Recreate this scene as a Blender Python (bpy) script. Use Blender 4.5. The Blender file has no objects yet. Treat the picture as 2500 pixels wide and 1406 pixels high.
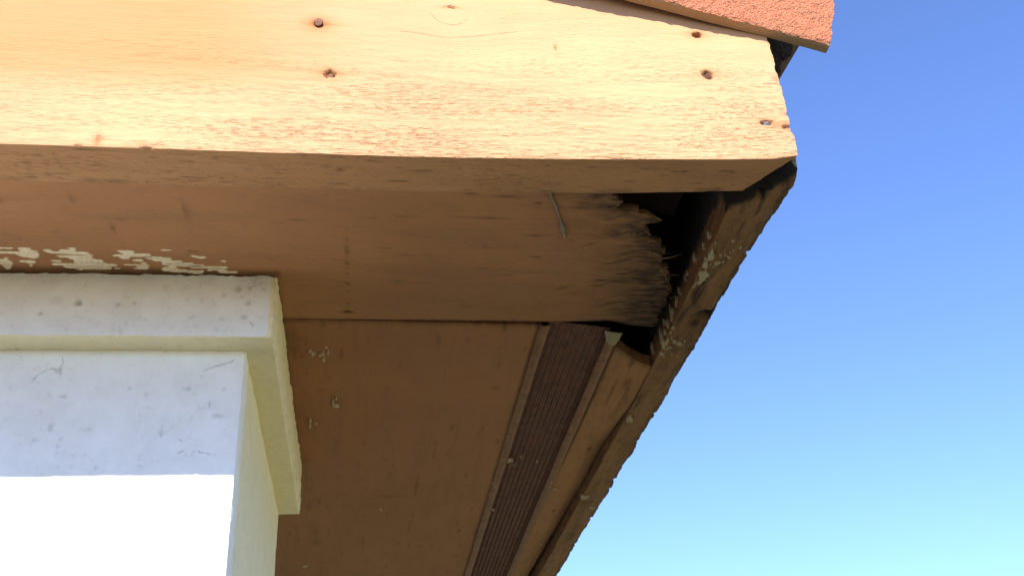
import bpy, math, random
import numpy as np
from mathutils import Vector, Matrix

# ------------------------------------------------------------------ camera, sky, sun, exposure
SC = bpy.context.scene
COL = SC.collection
CZ = 1.75                                   # height of the camera above the ground; all heights below are relative to it
cam_d = bpy.data.cameras.new('camera')
cam = bpy.data.objects.new('camera', cam_d)
COL.objects.link(cam)
cam_d.sensor_width = 36.0
cam_d.lens = 35.63
cam_d.clip_start = 0.01
cam_d.clip_end = 500.0
cam.matrix_world = Matrix((
    (0.99006672, -0.01294553, -0.14000109, 0.0),
    (-0.12591346, -0.52470056, -0.84192347, 0.0),
    (-0.06255951, 0.85118843, -0.52111858, CZ),
    (0, 0, 0, 1)))
SC.camera = cam

SUN_DIR = Vector((0.33, 1.0, -0.784)).normalized()      # the way the light travels
world = bpy.data.worlds.new('World')
SC.world = world
world.use_nodes = True
wn = world.node_tree.nodes
wl = world.node_tree.links
wn.clear()
sky = wn.new('ShaderNodeTexSky')
sky.sky_type = 'NISHITA'
sky.sun_disc = False
sky.sun_elevation = math.asin(-SUN_DIR.z)
sky.sun_rotation = math.atan2(-SUN_DIR.x, -SUN_DIR.y)
sky.air_density = 1.0
sky.dust_density = 0.2
sky.ozone_density = 8.0
bg = wn.new('ShaderNodeBackground')
bg.inputs['Strength'].default_value = 0.118
wo = wn.new('ShaderNodeOutputWorld')
tint = wn.new('ShaderNodeMix')               # white balance of the whole sky
tint.data_type = 'RGBA'
tint.blend_type = 'MULTIPLY'
tint.inputs[0].default_value = 1.0
tint.inputs[7].default_value = (1.08, 0.972, 1.09, 1.0)
wl.new(sky.outputs[0], tint.inputs[6])
wl.new(tint.outputs[2], bg.inputs['Color'])
wl.new(bg.outputs[0], wo.inputs['Surface'])

sun_d = bpy.data.lights.new('sun', 'SUN')
sun_d.energy = 3.45
sun_d.angle = math.radians(0.5)
sun_d.color = (1.0, 0.93, 0.82)
sun = bpy.data.objects.new('sun', sun_d)
COL.objects.link(sun)
sun.rotation_euler = SUN_DIR.to_track_quat('-Z', 'Y').to_euler()
sun.location = (-3, -6, 8)

SC.view_settings.view_transform = 'Standard'
SC.view_settings.look = 'None'
SC.view_settings.gamma = 1.0
SC.view_settings.use_curve_mapping = False
SC.view_settings.exposure = 1.38

# ------------------------------------------------------------------ helpers
RNG = np.random.default_rng(7)
random.seed(7)

def _hash(ix, iy, iz, seed):
    h = (ix * 374761393 + iy * 668265263 + iz * 2147483647 + seed * 1274126177) & 0xFFFFFFFF
    h = ((h ^ (h >> 13)) * 1274126177) & 0xFFFFFFFF
    h = (h ^ (h >> 16)) & 0xFFFFFFFF
    return h.astype(np.float64) / 4294967295.0

def vnoise(p, seed=0):
    """value noise, 0..1, on an (n,3) array"""
    p = np.asarray(p, float)
    i = np.floor(p).astype(np.int64)
    f = p - i
    f = f * f * (3 - 2 * f)
    out = 0
    for dx in (0, 1):
        wx = f[..., 0] if dx else 1 - f[..., 0]
        for dy in (0, 1):
            wy = f[..., 1] if dy else 1 - f[..., 1]
            for dz in (0, 1):
                wz = f[..., 2] if dz else 1 - f[..., 2]
                out = out + wx * wy * wz * _hash(i[..., 0] + dx, i[..., 1] + dy, i[..., 2] + dz, seed)
    return out

def fbm(p, seed=0, octaves=4):
    p = np.asarray(p, float)
    a, s, t = 0.5, 0.0, 0.0
    for k in range(octaves):
        s = s + a * vnoise(p * 2 ** k, seed + 17 * k)
        t += a
        a *= 0.5
    return s / t - 0.5                       # about -0.5..0.5

def n1(x, freq, seed=0, octaves=3):
    x = np.asarray(x, float) * freq
    return fbm(np.stack([x, np.full_like(x, seed * 3.7), np.full_like(x, 0.5)], -1), seed, octaves)

def smooth(a, b, x):
    t = np.clip((x - a) / (b - a), 0, 1)
    return t * t * (3 - 2 * t)

def seg_dist(px, pz, line):
    """distance of points to a polyline in a plane"""
    d = np.full(px.shape, 1e9)
    for (ax, az), (bx, bz) in zip(line[:-1], line[1:]):
        vx, vz = bx - ax, bz - az
        t = np.clip(((px - ax) * vx + (pz - az) * vz) / (vx * vx + vz * vz), 0, 1)
        d = np.minimum(d, np.hypot(px - ax - t * vx, pz - az - t * vz))
    return d

def nearest_crack(X, Z, lines):
    """signed distance to the nearest of some polylines, and a mask that is 1 close to one"""
    best = np.full(X.shape, 1e3); sd_ = np.full(X.shape, .02)
    for line in lines:
        for (ax, az), (bx, bz) in zip(line[:-1], line[1:]):
            vx, vz = bx - ax, bz - az
            t = np.clip(((X - ax) * vx + (Z - az) * vz) / (vx * vx + vz * vz), 0, 1)
            dd = np.hypot(X - ax - t * vx, Z - az - t * vz)
            per = (vx * (Z - az) - vz * (X - ax)) / math.hypot(vx, vz)
            inside = (t > 0) & (t < 1)
            val = np.where(inside, per, np.where(per < 0, -1, 1) * dd)
            sd_ = np.where(dd < best, val, sd_)
            best = np.minimum(best, dd)
    # past the free ends the sign flips without a crack: fade there
    on = smooth(.0036, .0016, best)
    for line in lines:
        for (ex, ez), (qx, qz) in ((line[0], line[1]), (line[-1], line[-2])):
            dx, dz = ex - qx, ez - qz
            l = math.hypot(dx, dz)
            al = ((X - ex) * dx + (Z - ez) * dz) / l
            near = np.hypot(X - ex, Z - ez) < .008
            on = np.where(near, on * smooth(.0, -.004, al), on)
    return sd_, on

def empty(name, loc, label=None, category=None, group=None):
    o = bpy.data.objects.new(name, None)
    COL.objects.link(o)
    o.location = loc
    o.empty_display_size = 0.1
    tag(o, label, category, group)
    return o

def tag(o, label=None, category=None, group=None, kind=None):
    if label: o['label'] = label
    if category: o['category'] = category
    if group: o['group'] = group
    if kind: o['kind'] = kind
    return o

def origin_of(o):
    p = Vector((0, 0, 0))
    while o is not None:
        p = p + Vector(o.location)
        o = o.parent
    return p

def build(name, verts, faces, mat, parent=None, smooth_angle=40, attrs=None, loc=None):
    """verts in x, y and height relative to the camera; one mesh object"""
    v = np.array(verts, float).reshape(-1, 3)
    v[:, 2] += CZ
    off = np.array(origin_of(parent)) if parent else np.zeros(3)
    here = np.zeros(3)
    if loc is not None:                      # own origin, in the same space as verts
        here = np.array(loc, float) + (0, 0, CZ) - off
    v = v - off - here
    me = bpy.data.meshes.new(name)
    me.from_pydata(v.tolist(), [], [list(map(int, f)) for f in faces])
    me.validate()
    if attrs:
        for k, a in attrs.items():
            at = me.attributes.new(k, 'FLOAT', 'POINT')
            at.data.foreach_set('value', np.asarray(a, np.float32).ravel())
    me.materials.append(mat)
    me.shade_smooth()
    me.set_sharp_from_angle(angle=math.radians(smooth_angle))
    o = bpy.data.objects.new(name, me)
    COL.objects.link(o)
    o.location = Vector(here)
    if parent: o.parent = parent
    return o

def sweep_faces(n, m, closed=True, caps=True):
    i = np.arange(n - 1)[:, None] * m
    j = np.arange(m if closed else m - 1)[None, :]
    jn = (j + 1) % m
    q = np.stack([i + j, i + jn, i + m + jn, i + m + j], -1).reshape(-1, 4)
    fs = q.tolist()
    if closed and caps:
        fs.append(list(range(m - 1, -1, -1)))
        fs.append(list(range((n - 1) * m, n * m)))
    return fs

def orient(v, faces):
    """flip all faces if the closed mesh is inside out"""
    vol = 0.0
    q = np.array([f for f in faces if len(f) == 4])
    a, b, c, d = (v[q[:, k]] for k in range(4))
    cen = v.mean(0)
    vol = np.einsum('ij,ij->i', a - cen, np.cross(b - cen, c - cen)).sum() + np.einsum('ij,ij->i', a - cen, np.cross(c - cen, d - cen)).sum()
    if vol < 0:
        faces = [f[::-1] for f in faces]
    return faces

def sweep(name, S, mat, parent, attrs=None, smooth_angle=40, loc=None):
    n, m, _ = S.shape
    v = S.reshape(-1, 3)
    return build(name, v, orient(v, sweep_faces(n, m)), mat, parent, smooth_angle, attrs, loc)

def box(x0, x1, y0, y1, z0, z1):
    v = [(x, y, z) for x in (x0, x1) for y in (y0, y1) for z in (z0, z1)]
    f = [(0, 1, 3, 2), (4, 6, 7, 5), (0, 4, 5, 1), (2, 3, 7, 6), (0, 2, 6, 4), (1, 5, 7, 3)]
    return v, f

class MB:
    """collects pieces of one mesh"""
    def __init__(self): self.v, self.f = [], []
    def add(self, v, f):
        k = len(self.v)
        self.v += [tuple(p) for p in v]
        self.f += [tuple(i + k for i in g) for g in f]
    def blob(self, c, ru, rv, U, V, N, h, seed, k=14, rough=0.35):
        """a thin irregular crust: outline in U, V, height h along N"""
        r = np.random.default_rng(seed)
        ph = r.uniform(0, 6.28, 4)
        top, low = [], []
        for i in range(k):
            a = 2 * math.pi * i / k
            q = 1 + rough * (0.5 * math.sin(2 * a + ph[0]) + 0.35 * math.sin(3 * a + ph[1]) + 0.3 * math.sin(5 * a + ph[2])) + r.uniform(-.5, .5) * rough * .5
            p = np.array(c) + U * (ru * q * math.cos(a)) + V * (rv * q * math.sin(a))
            low.append(p - N * 0.0006)
            top.append(np.array(c) + (p - np.array(c)) * 0.86 + N * h)
        ring = low + top
        n = len(self.v)
        self.v += [tuple(p) for p in ring] + [tuple(np.array(c) + N * h * 1.1)]
        for i in range(k):
            j = (i + 1) % k
            self.f.append((n + i, n + j, n + k + j, n + k + i))
            self.f.append((n + k + i, n + k + j, n + 2 * k))

# ------------------------------------------------------------------ materials
def new_mat(name):
    m = bpy.data.materials.new(name)
    m.use_nodes = True
    nt = m.node_tree
    nt.nodes.clear()
    out = nt.nodes.new('ShaderNodeOutputMaterial')
    p = nt.nodes.new('ShaderNodeBsdfPrincipled')
    nt.links.new(p.outputs[0], out.inputs['Surface'])
    return m, nt, p

class NT:
    def __init__(self, nt): self.nt = nt; self.tc = nt.nodes.new('ShaderNodeTexCoord'); self.src = None
    def link(self, a, b): self.nt.links.new(a, b)
    def _in(self, sock, v):
        if v is None: return
        if hasattr(v, 'is_output'): self.link(v, sock)
        else: sock.default_value = v
    def coords(self, scale, loc=(0, 0, 0)):
        mp = self.nt.nodes.new('ShaderNodeMapping')
        src = self.src or self.tc.outputs['Object']
        mp.inputs['Scale'].default_value = scale
        mp.inputs['Location'].default_value = loc
        self.link(src, mp.inputs['Vector'])
        return mp.outputs[0]
    def noise(self, scale, detail=3, rough=0.55, loc=(0, 0, 0), dist=0.0):
        n = self.nt.nodes.new('ShaderNodeTexNoise')
        n.inputs['Scale'].default_value = 1.0
        n.inputs['Detail'].default_value = detail
        n.inputs['Roughness'].default_value = rough
        n.inputs['Distortion'].default_value = dist
        self.link(self.coords(scale, loc), n.inputs['Vector'])
        return n.outputs['Fac']
    def voronoi(self, scale, feature='F1', out='Distance'):
        n = self.nt.nodes.new('ShaderNodeTexVoronoi')
        n.feature = feature
        n.inputs['Scale'].default_value = 1.0
        self.link(self.coords(scale), n.inputs['Vector'])
        return n.outputs[out]
    def ramp(self, fac, lo, hi, a=0.0, b=1.0):
        n = self.nt.nodes.new('ShaderNodeMapRange')
        n.inputs['From Min'].default_value = lo
        n.inputs['From Max'].default_value = hi
        n.inputs['To Min'].default_value = a
        n.inputs['To Max'].default_value = b
        self.link(fac, n.inputs['Value'])
        return n.outputs[0]
    def math(self, op, a, b=None, c=None):
        n = self.nt.nodes.new('ShaderNodeMath')
        n.operation = op
        for k, v in enumerate((a, b, c)):
            self._in(n.inputs[k], v)
        return n.outputs[0]
    def mix(self, fac, a, b, mode='MIX'):
        n = self.nt.nodes.new('ShaderNodeMix')
        n.data_type = 'RGBA'
        n.blend_type = mode
        self._in(n.inputs[0], fac)
        for s, v in ((n.inputs[6], a), (n.inputs[7], b)):
            if isinstance(v, tuple): s.default_value = (*v, 1.0) if len(v) == 3 else v
            else: self.link(v, s)
        return n.outputs[2]
    def crack(self, width, wander, nscale):
        """0..1 mask of a fine crack from the signed distance stored on the mesh"""
        n = self.noise((nscale,) * 3, 3, 0.6, (2, 7, 5))
        w = self.noise((nscale * .45,) * 3, 2, 0.5, (8, 1, 3))
        d = self.math('ABSOLUTE', self.math('ADD', self.attr('crk'), self.ramp(n, 0, 1, -wander, wander)))
        d = self.math('DIVIDE', d, self.ramp(w, 0.3, 0.7, width * .25, width * 1.5))
        return self.math('MULTIPLY', self.ramp(d, 0.5, 1.2, 1.0, 0.0), self.attr('crk_on'))
    def attr(self, name):
        n = self.nt.nodes.new('ShaderNodeAttribute')
        n.attribute_name = name
        return n.outputs['Fac']
    def bump(self, height, strength, dist, normal=None):
        n = self.nt.nodes.new('ShaderNodeBump')
        n.inputs['Strength'].default_value = strength
        n.inputs['Distance'].default_value = dist
        self.link(height, n.inputs['Height'])
        if normal is not None: self.link(normal, n.inputs['Normal'])
        return n.outputs[0]

def painted_wood(name, base, grain=(1, 0, 0), dash=0.5, dash_col=(0.30, 0.12, 0.05), stain=0.25, stain_col=(0.10, 0.07, 0.035),
                 bump=0.6, dirt_shade_col=(0.022, 0.018, 0.014), rust_col=(0.33, 0.085, 0.015), rough=0.75, fine=1.0, sound=None, dash_cut=(0.60, 0.72)):
    m, nt, p = new_mat(name)
    t = NT(nt)
    g = np.array(grain, float)
    if sound:                                # the grain runs round the knot: height along the grain lines is stored on the mesh
        sx = nt.nodes.new('ShaderNodeSeparateXYZ'); cx = nt.nodes.new('ShaderNodeCombineXYZ')
        nt.links.new(t.tc.outputs['Object'], sx.inputs[0])
        nt.links.new(sx.outputs[0], cx.inputs[0]); nt.links.new(sx.outputs[1], cx.inputs[1]); nt.links.new(t.attr('grain_height'), cx.inputs[2])
        t.src = cx.outputs[0]
    along, across = 55.0 * fine, 620.0 * fine
    sc = tuple(np.where(g > 0, along, across))
    sc2 = tuple(np.where(g > 0, 170.0 * fine, 900.0 * fine))
    sc3 = tuple(np.where(g > 0, 7.0, 60.0))
    grain_n = t.noise(sc, 4, 0.6, dist=0.3)
    dash_n = t.noise(sc2, 2, 0.5, (3, 1, 2))
    band = t.noise(sc3, 3, 0.6, (1, 5, 2), 0.6)
    big = t.noise((6, 6, 6), 3, 0.6, (4, 4, 1))
    col = t.mix(t.ramp(big, 0.3, 0.7), tuple(c * 0.90 for c in base), tuple(min(1, c * 1.08) for c in base))
    d = t.math('MULTIPLY', t.ramp(dash_n, *dash_cut), t.ramp(band, 0.34, 0.58))
    worn = None
    if sound:                                # where the paint film is still sound it is smoother and deeper in colour
        worn = t.ramp(t.attr('worn'), 0.2, 0.9)
        col = t.mix(t.attr('sound'), col, sound)
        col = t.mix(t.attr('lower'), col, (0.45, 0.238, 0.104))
        d = t.math('MULTIPLY', d, t.ramp(worn, 0, 1, 0.25, 1.0))
    col = t.mix(t.math('MULTIPLY', d, dash), col, dash_col)
    col = t.mix(t.math('MULTIPLY', t.ramp(band, 0.50, 0.80), stain), col, stain_col)
    mould = t.noise((60, 60, 60), 6, 0.72, (7, 2, 3))
    col = t.mix(t.math('MULTIPLY', t.ramp(mould, 0.54, 0.70), stain * 0.8), col, stain_col)
    dirt_shade = t.math('MINIMUM', 1.0, t.math('MULTIPLY', t.attr('dirt_shade'), t.ramp(t.noise(tuple(np.where(g > 0, 60.0, 260.0)), 4, 0.6), 0.25, 0.55, 0.55, 1.0)))  # carries real dirt and also shade painted into the boards
    col = t.mix(t.attr('rust'), col, rust_col)
    col = t.mix(dirt_shade, col, dirt_shade_col)
    ck = None
    if sound:
        ck = t.crack(0.00042, 0.0005, 220)
        col = t.mix(t.math('MULTIPLY', ck, 0.26), col, (0.20, 0.06, 0.025))
    nt.links.new(col, p.inputs['Base Color'])
    p.inputs['Roughness'].default_value = rough
    p.inputs['Specular IOR Level'].default_value = 0.25
    h = t.math('SUBTRACT', t.math('MULTIPLY', grain_n, t.ramp(band, 0.30, 0.62, 0.35, 1.0)), t.math('MULTIPLY', d, 0.5))
    if ck is not None: h = t.math('SUBTRACT', h, t.math('MULTIPLY', ck, 0.5))
    if worn is not None: h = t.math('MULTIPLY', h, t.ramp(worn, 0, 1, 0.35, 1.0))
    nt.links.new(t.bump(h, bump, 0.0012), p.inputs['Normal'])
    return m

M = {}
M['barge'] = painted_wood('barge paint', (0.56, 0.315, 0.162), (1, 0, 0), dash=0.55, dash_col=(0.36, 0.160, 0.070), stain=0.12, stain_col=(0.48, 0.20, 0.075), bump=1.0, rust_col=(0.40, 0.12, 0.025), sound=(0.50, 0.232, 0.092), dash_cut=(0.54, 0.68))
M['soffit'] = painted_wood('soffit paint along the front', (0.42, 0.202, 0.086), (1, 0, 0), dash=0.25, dash_col=(0.14, 0.07, 0.04), stain=0.35, stain_col=(0.20, 0.12, 0.055), bump=0.35, dirt_shade_col=(0.036, 0.023, 0.013))
M['panel'] = painted_wood('soffit paint along the side', (0.345, 0.157, 0.064), (0, 1, 0), dash=0.30, dash_col=(0.15, 0.07, 0.035), stain=0.45, stain_col=(0.20, 0.115, 0.05), bump=0.35)
M['fascia'] = painted_wood('weathered fascia paint', (0.27, 0.140, 0.056), (0, 1, 0), dash=0.7, dash_col=(0.06, 0.035, 0.018), stain=0.85, stain_col=(0.075, 0.056, 0.022), bump=1.3)
M['edge'] = painted_wood('weathered edge board paint', (0.37, 0.180, 0.068), (0, 1, 0), dash=0.35, dash_col=(0.10, 0.06, 0.03), stain=0.6, stain_col=(0.15, 0.095, 0.045), bump=0.6)
M['raw'] = painted_wood('old dark timber', (0.060, 0.042, 0.032), (0, 1, 0), dash=0.4, dash_col=(0.02, 0.015, 0.012), stain=0.5, stain_col=(0.03, 0.022, 0.018), bump=0.6)
M['ply'] = painted_wood('grey torn plywood', (0.11, 0.085, 0.065), (1, 0, 0), dash=0.4, dash_col=(0.06, 0.045, 0.03), stain=0.6, stain_col=(0.09, 0.07, 0.05), bump=0.8)

def simple(name, col, rough=0.7, metal=0.0, var=0.25, scale=200, bump=0.3, bdist=0.0006):
    m, nt, p = new_mat(name)
    t = NT(nt)
    n = t.noise((scale,) * 3, 4, 0.6)
    c = t.mix(t.ramp(n, 0.3, 0.7), tuple(x * (1 - var) for x in col), tuple(min(1, x * (1 + var)) for x in col))
    nt.links.new(c, p.inputs['Base Color'])
    p.inputs['Roughness'].default_value = rough
    p.inputs['Metallic'].default_value = metal
    p.inputs['Specular IOR Level'].default_value = 0.3
    nt.links.new(t.bump(n, bump, bdist), p.inputs['Normal'])
    return m

M['lichen'] = simple('pale lichen crust', (0.36, 0.30, 0.18), 0.9, 0, 0.3, 700, 0.6)
M['cream'] = simple('cream overpaint', (0.86, 0.74, 0.50), 0.7, 0, 0.15, 500, 0.3, 0.0003)
M['fleck'] = simple('bare primer flecks', (0.46, 0.38, 0.23), 0.8, 0, 0.15, 500, 0.3, 0.0003)
M['vent'] = simple('brown painted sheet metal', (0.17, 0.075, 0.045), 0.5, 0.0, 0.3, 120, 0.2)
M['flange'] = simple('brown painted vent flange', (0.21, 0.098, 0.042), 0.55, 0.0, 0.3, 90, 0.25)
M['chip'] = simple('grey green bare metal', (0.25, 0.215, 0.12), 0.6, 0.0, 0.2, 300, 0.3)
M['drip'] = simple('grey hardened glue', (0.20, 0.165, 0.125), 0.3, 0.0, 0.35, 400, 0.6)
M['nail'] = simple('rusty nail', (0.16, 0.075, 0.045), 0.6, 0.3, 0.5, 900, 0.8)
M['nail_grey'] = simple('galvanised nail', (0.10, 0.10, 0.11), 0.5, 0.3, 0.4, 900, 0.6)
M['felt'] = simple('torn roofing felt', (0.045, 0.036, 0.028), 0.95, 0, 0.5, 300, 0.9, 0.002)
M['fibre'] = simple('bare wood fibre', (0.14, 0.085, 0.040), 0.85, 0, 0.35, 600, 0.6)
M['unseen_dark_apron'] = simple('dark unseen apron', (0.060, 0.053, 0.045), 0.9, 0, 0.2, 3, 0.5, 0.004)

def tile_mat():
    m, nt, p = new_mat('granular terracotta tile')
    t = NT(nt)
    n = t.noise((420, 420, 420), 4, 0.7)
    v = t.voronoi((650, 650, 650))
    big = t.noise((30, 30, 30), 4, 0.6, (2, 3, 4))
    c = t.mix(t.ramp(n, 0.35, 0.65), (0.36, 0.120, 0.060), (0.54, 0.220, 0.125))
    c = t.mix(t.math('MULTIPLY', t.ramp(big, 0.50, 0.72), 0.7), c, (0.30, 0.155, 0.075))
    c = t.mix(t.attr('back'), c, (0.42, 0.29, 0.17))
    nt.links.new(c, p.inputs['Base Color'])
    p.inputs['Roughness'].default_value = 0.9
    p.inputs['Specular IOR Level'].default_value = 0.2
    h = t.math('ADD', n, t.math('MULTIPLY', v, -0.5))
    h = t.math('MULTIPLY', h, t.ramp(t.attr('back'), 0, 1, 1.0, 0.25))
    nt.links.new(t.bump(h, 0.9, 0.0022), p.inputs['Normal'])
    return m
M['tile'] = tile_mat()

def plaster_mat():
    m, nt, p = new_mat('painted render')
    t = NT(nt)
    fine = t.noise((700, 700, 700), 3, 0.6)
    mid = t.noise((120, 120, 120), 4, 0.6, (3, 3, 3))
    blot = t.noise((38, 38, 38), 4, 0.6, (9, 1, 4))
    spots = t.noise((240, 240, 240), 2, 0.5, (5, 2, 8))
    white = t.mix(t.ramp(blot, 0.35, 0.7), (0.93, 0.93, 0.86), (0.86, 0.85, 0.78))
    cream = t.mix(t.ramp(mid, 0.3, 0.7), (0.84, 0.76, 0.46), (0.90, 0.83, 0.57))
    f = t.ramp(t.math('ADD', t.attr('cream'), t.ramp(t.noise((160, 160, 160), 3, 0.6, (1, 8, 1)), 0, 1, -0.35, 0.35)), 0.42, 0.58)
    c = t.mix(f, white, cream)
    gr = t.math('MULTIPLY', t.math('MULTIPLY', t.ramp(spots, 0.56, 0.70), t.ramp(blot, 0.45, 0.65)), 0.22)
    sm = t.math('MULTIPLY', t.ramp(t.noise((22, 22, 30), 5, 0.65, (6, 6, 2)), 0.5, 0.75), 0.14)
    c = t.mix(sm, c, (0.42, 0.38, 0.29))
    c = t.mix(gr, c, (0.24, 0.22, 0.17))
    c = t.mix(t.attr('dirt_shade'), c, (0.10, 0.085, 0.055))
    ck = t.crack(0.0009, 0.0013, 300)
    c = t.mix(t.math('MULTIPLY', ck, 0.34), c, (0.22, 0.20, 0.17))
    nt.links.new(c, p.inputs['Base Color'])
    p.inputs['Roughness'].default_value = 0.85
    p.inputs['Specular IOR Level'].default_value = 0.25
    h = t.math('ADD', t.math('MULTIPLY', fine, 0.35), mid)
    h = t.math('SUBTRACT', h, t.math('MULTIPLY', ck, 1.2))
    nt.links.new(t.bump(h, 0.35, 0.0015), p.inputs['Normal'])
    return m
M['plaster'] = plaster_mat()

def grass_mat():
    m, nt, p = new_mat('dry lawn')
    t = NT(nt)
    n = t.noise((9, 9, 9), 5, 0.7)
    c = t.mix(t.ramp(n, 0.3, 0.7), (0.30, 0.27, 0.10), (0.42, 0.37, 0.17))
    nt.links.new(c, p.inputs['Base Color'])
    p.inputs['Roughness'].default_value = 0.95
    nt.links.new(t.bump(t.noise((60, 60, 60), 4, 0.7), 1.0, 0.03), p.inputs['Normal'])
    return m
M['grass'] = grass_mat()

# ------------------------------------------------------------------ measured marks (millimetres)
LICHEN = [('i',625,438.1,2.5,4.4),('b',265.9,623.4,0.3,1.5),('i',641,439.4,1.5,1.9),('i',641,436.3,1.3,1.5),('i',666,443.8,2.4,6.4),('b',268.0,642.6,3.2,6.4),('b',267.0,654.9,2.1,6.2),('b',264.3,645.2,0.7,2.4),('b',270.5,653.7,0.8,1.2),('b',275.9,651.5,2.3,3.3),('b',280.1,650.0,1.0,1.6),('b',274.5,657.1,0.9,1.2),('b',274.9,640.4,1.1,1.2),('b',282.9,643.2,1.4,1.6),('b',278.8,620.7,1.2,1.5),('b',287.9,629.5,1.1,1.6),('b',283.0,633.4,0.8,1.0),('b',279.2,640.7,0.7,0.8),('b',282.0,636.6,0.6,0.8),('b',269.7,670.5,4.1,7.5),('b',272.6,670.4,2.9,2.5),('b',269.8,679.1,1.7,6.1),('b',266.9,685.7,1.0,3.9),('i',690,444.2,1.4,2.3),('i',697,443.9,1.6,3.0),('i',718,444.1,2.2,4.8),('i',729,441.7,2.1,3.1),('i',732,439.2,1.8,2.5),('i',750,444.5,1.8,4.6),('i',745,438.3,2.5,3.1),('i',750,435.7,2.2,3.2),('i',773,444.8,2.4,4.3),('i',764,437.5,2.5,3.6),('b',267.8,757.9,1.2,2.3),('b',268.1,766.3,1.0,2.0),('i',789,443.5,2.3,2.9),('i',775,434.8,2.4,4.2),('i',788,434.5,3.8,9.4),('b',269.0,784.6,1.8,5.3),('b',275.9,783.2,2.1,2.4),('b',281.3,786.3,2.9,3.2),('b',274.1,793.9,1.6,1.6),('b',272.0,796.1,1.1,1.6),('b',270.3,806.5,2.4,2.8),('b',273.5,812.0,0.9,1.7),('b',279.6,807.0,0.8,1.4),('b',285.7,809.7,0.7,1.1),('b',285.9,788.4,0.8,1.3),('b',280.6,776.5,0.5,1.0),('i',822,443.7,2.8,5.7),('b',271.5,776.6,0.7,1.0),('b',284.6,780.4,0.8,1.1)]
L2 = [('b',272.9,953.8,4.3,6.5),('b',269.0,1185.5,5.1,7.9),('b',286.0,1224.7,3.4,4.1)]
EF = [(223.2,1155.3,1.4,3.7),(230.8,1177.2,2.1,4.4),(247.5,1397.5,1.9,4.2)]
EN = [(250.8,1055.7,2.1,3.2),(242.8,1259.0,2.2,3.5)]
VF = [(195.5,1088.4,1.7,4.5),(163.1,1084.7,3.8,11.1),(169.2,1098.8,1.3,3.4),(175.2,1075.3,1.1,5.5),(155.7,1168.9,1.8,3.7),(148.9,1153.3,0.9,2.4),(162.1,1250.6,2.4,5.6)]
CF = [(-51.6,823.0,1.6,2.9),(-49.1,828.4,1.5,5.4),(-43.2,831.0,1.6,2.7),(-40.4,829.6,1.4,4.1),(-39.9,824.3,0.7,2.7),(-40.0,839.2,1.6,3.5),(-37.1,815.3,1.1,2.4),(-35.7,825.6,1.0,4.3),(-33.4,932.6,1.0,8.2),(-30.4,938.3,2.1,5.8),(-30.3,922.2,0.7,2.9),(-30.3,911.6,0.7,1.6),(-57.7,976.0,1.3,6.1),(-58.4,988.2,1.6,5.3),(-51.8,981.6,1.3,1.8),(-86.0,1479.5,4.4,3.1),(18.7,1245.4,1.4,3.6)]
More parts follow.
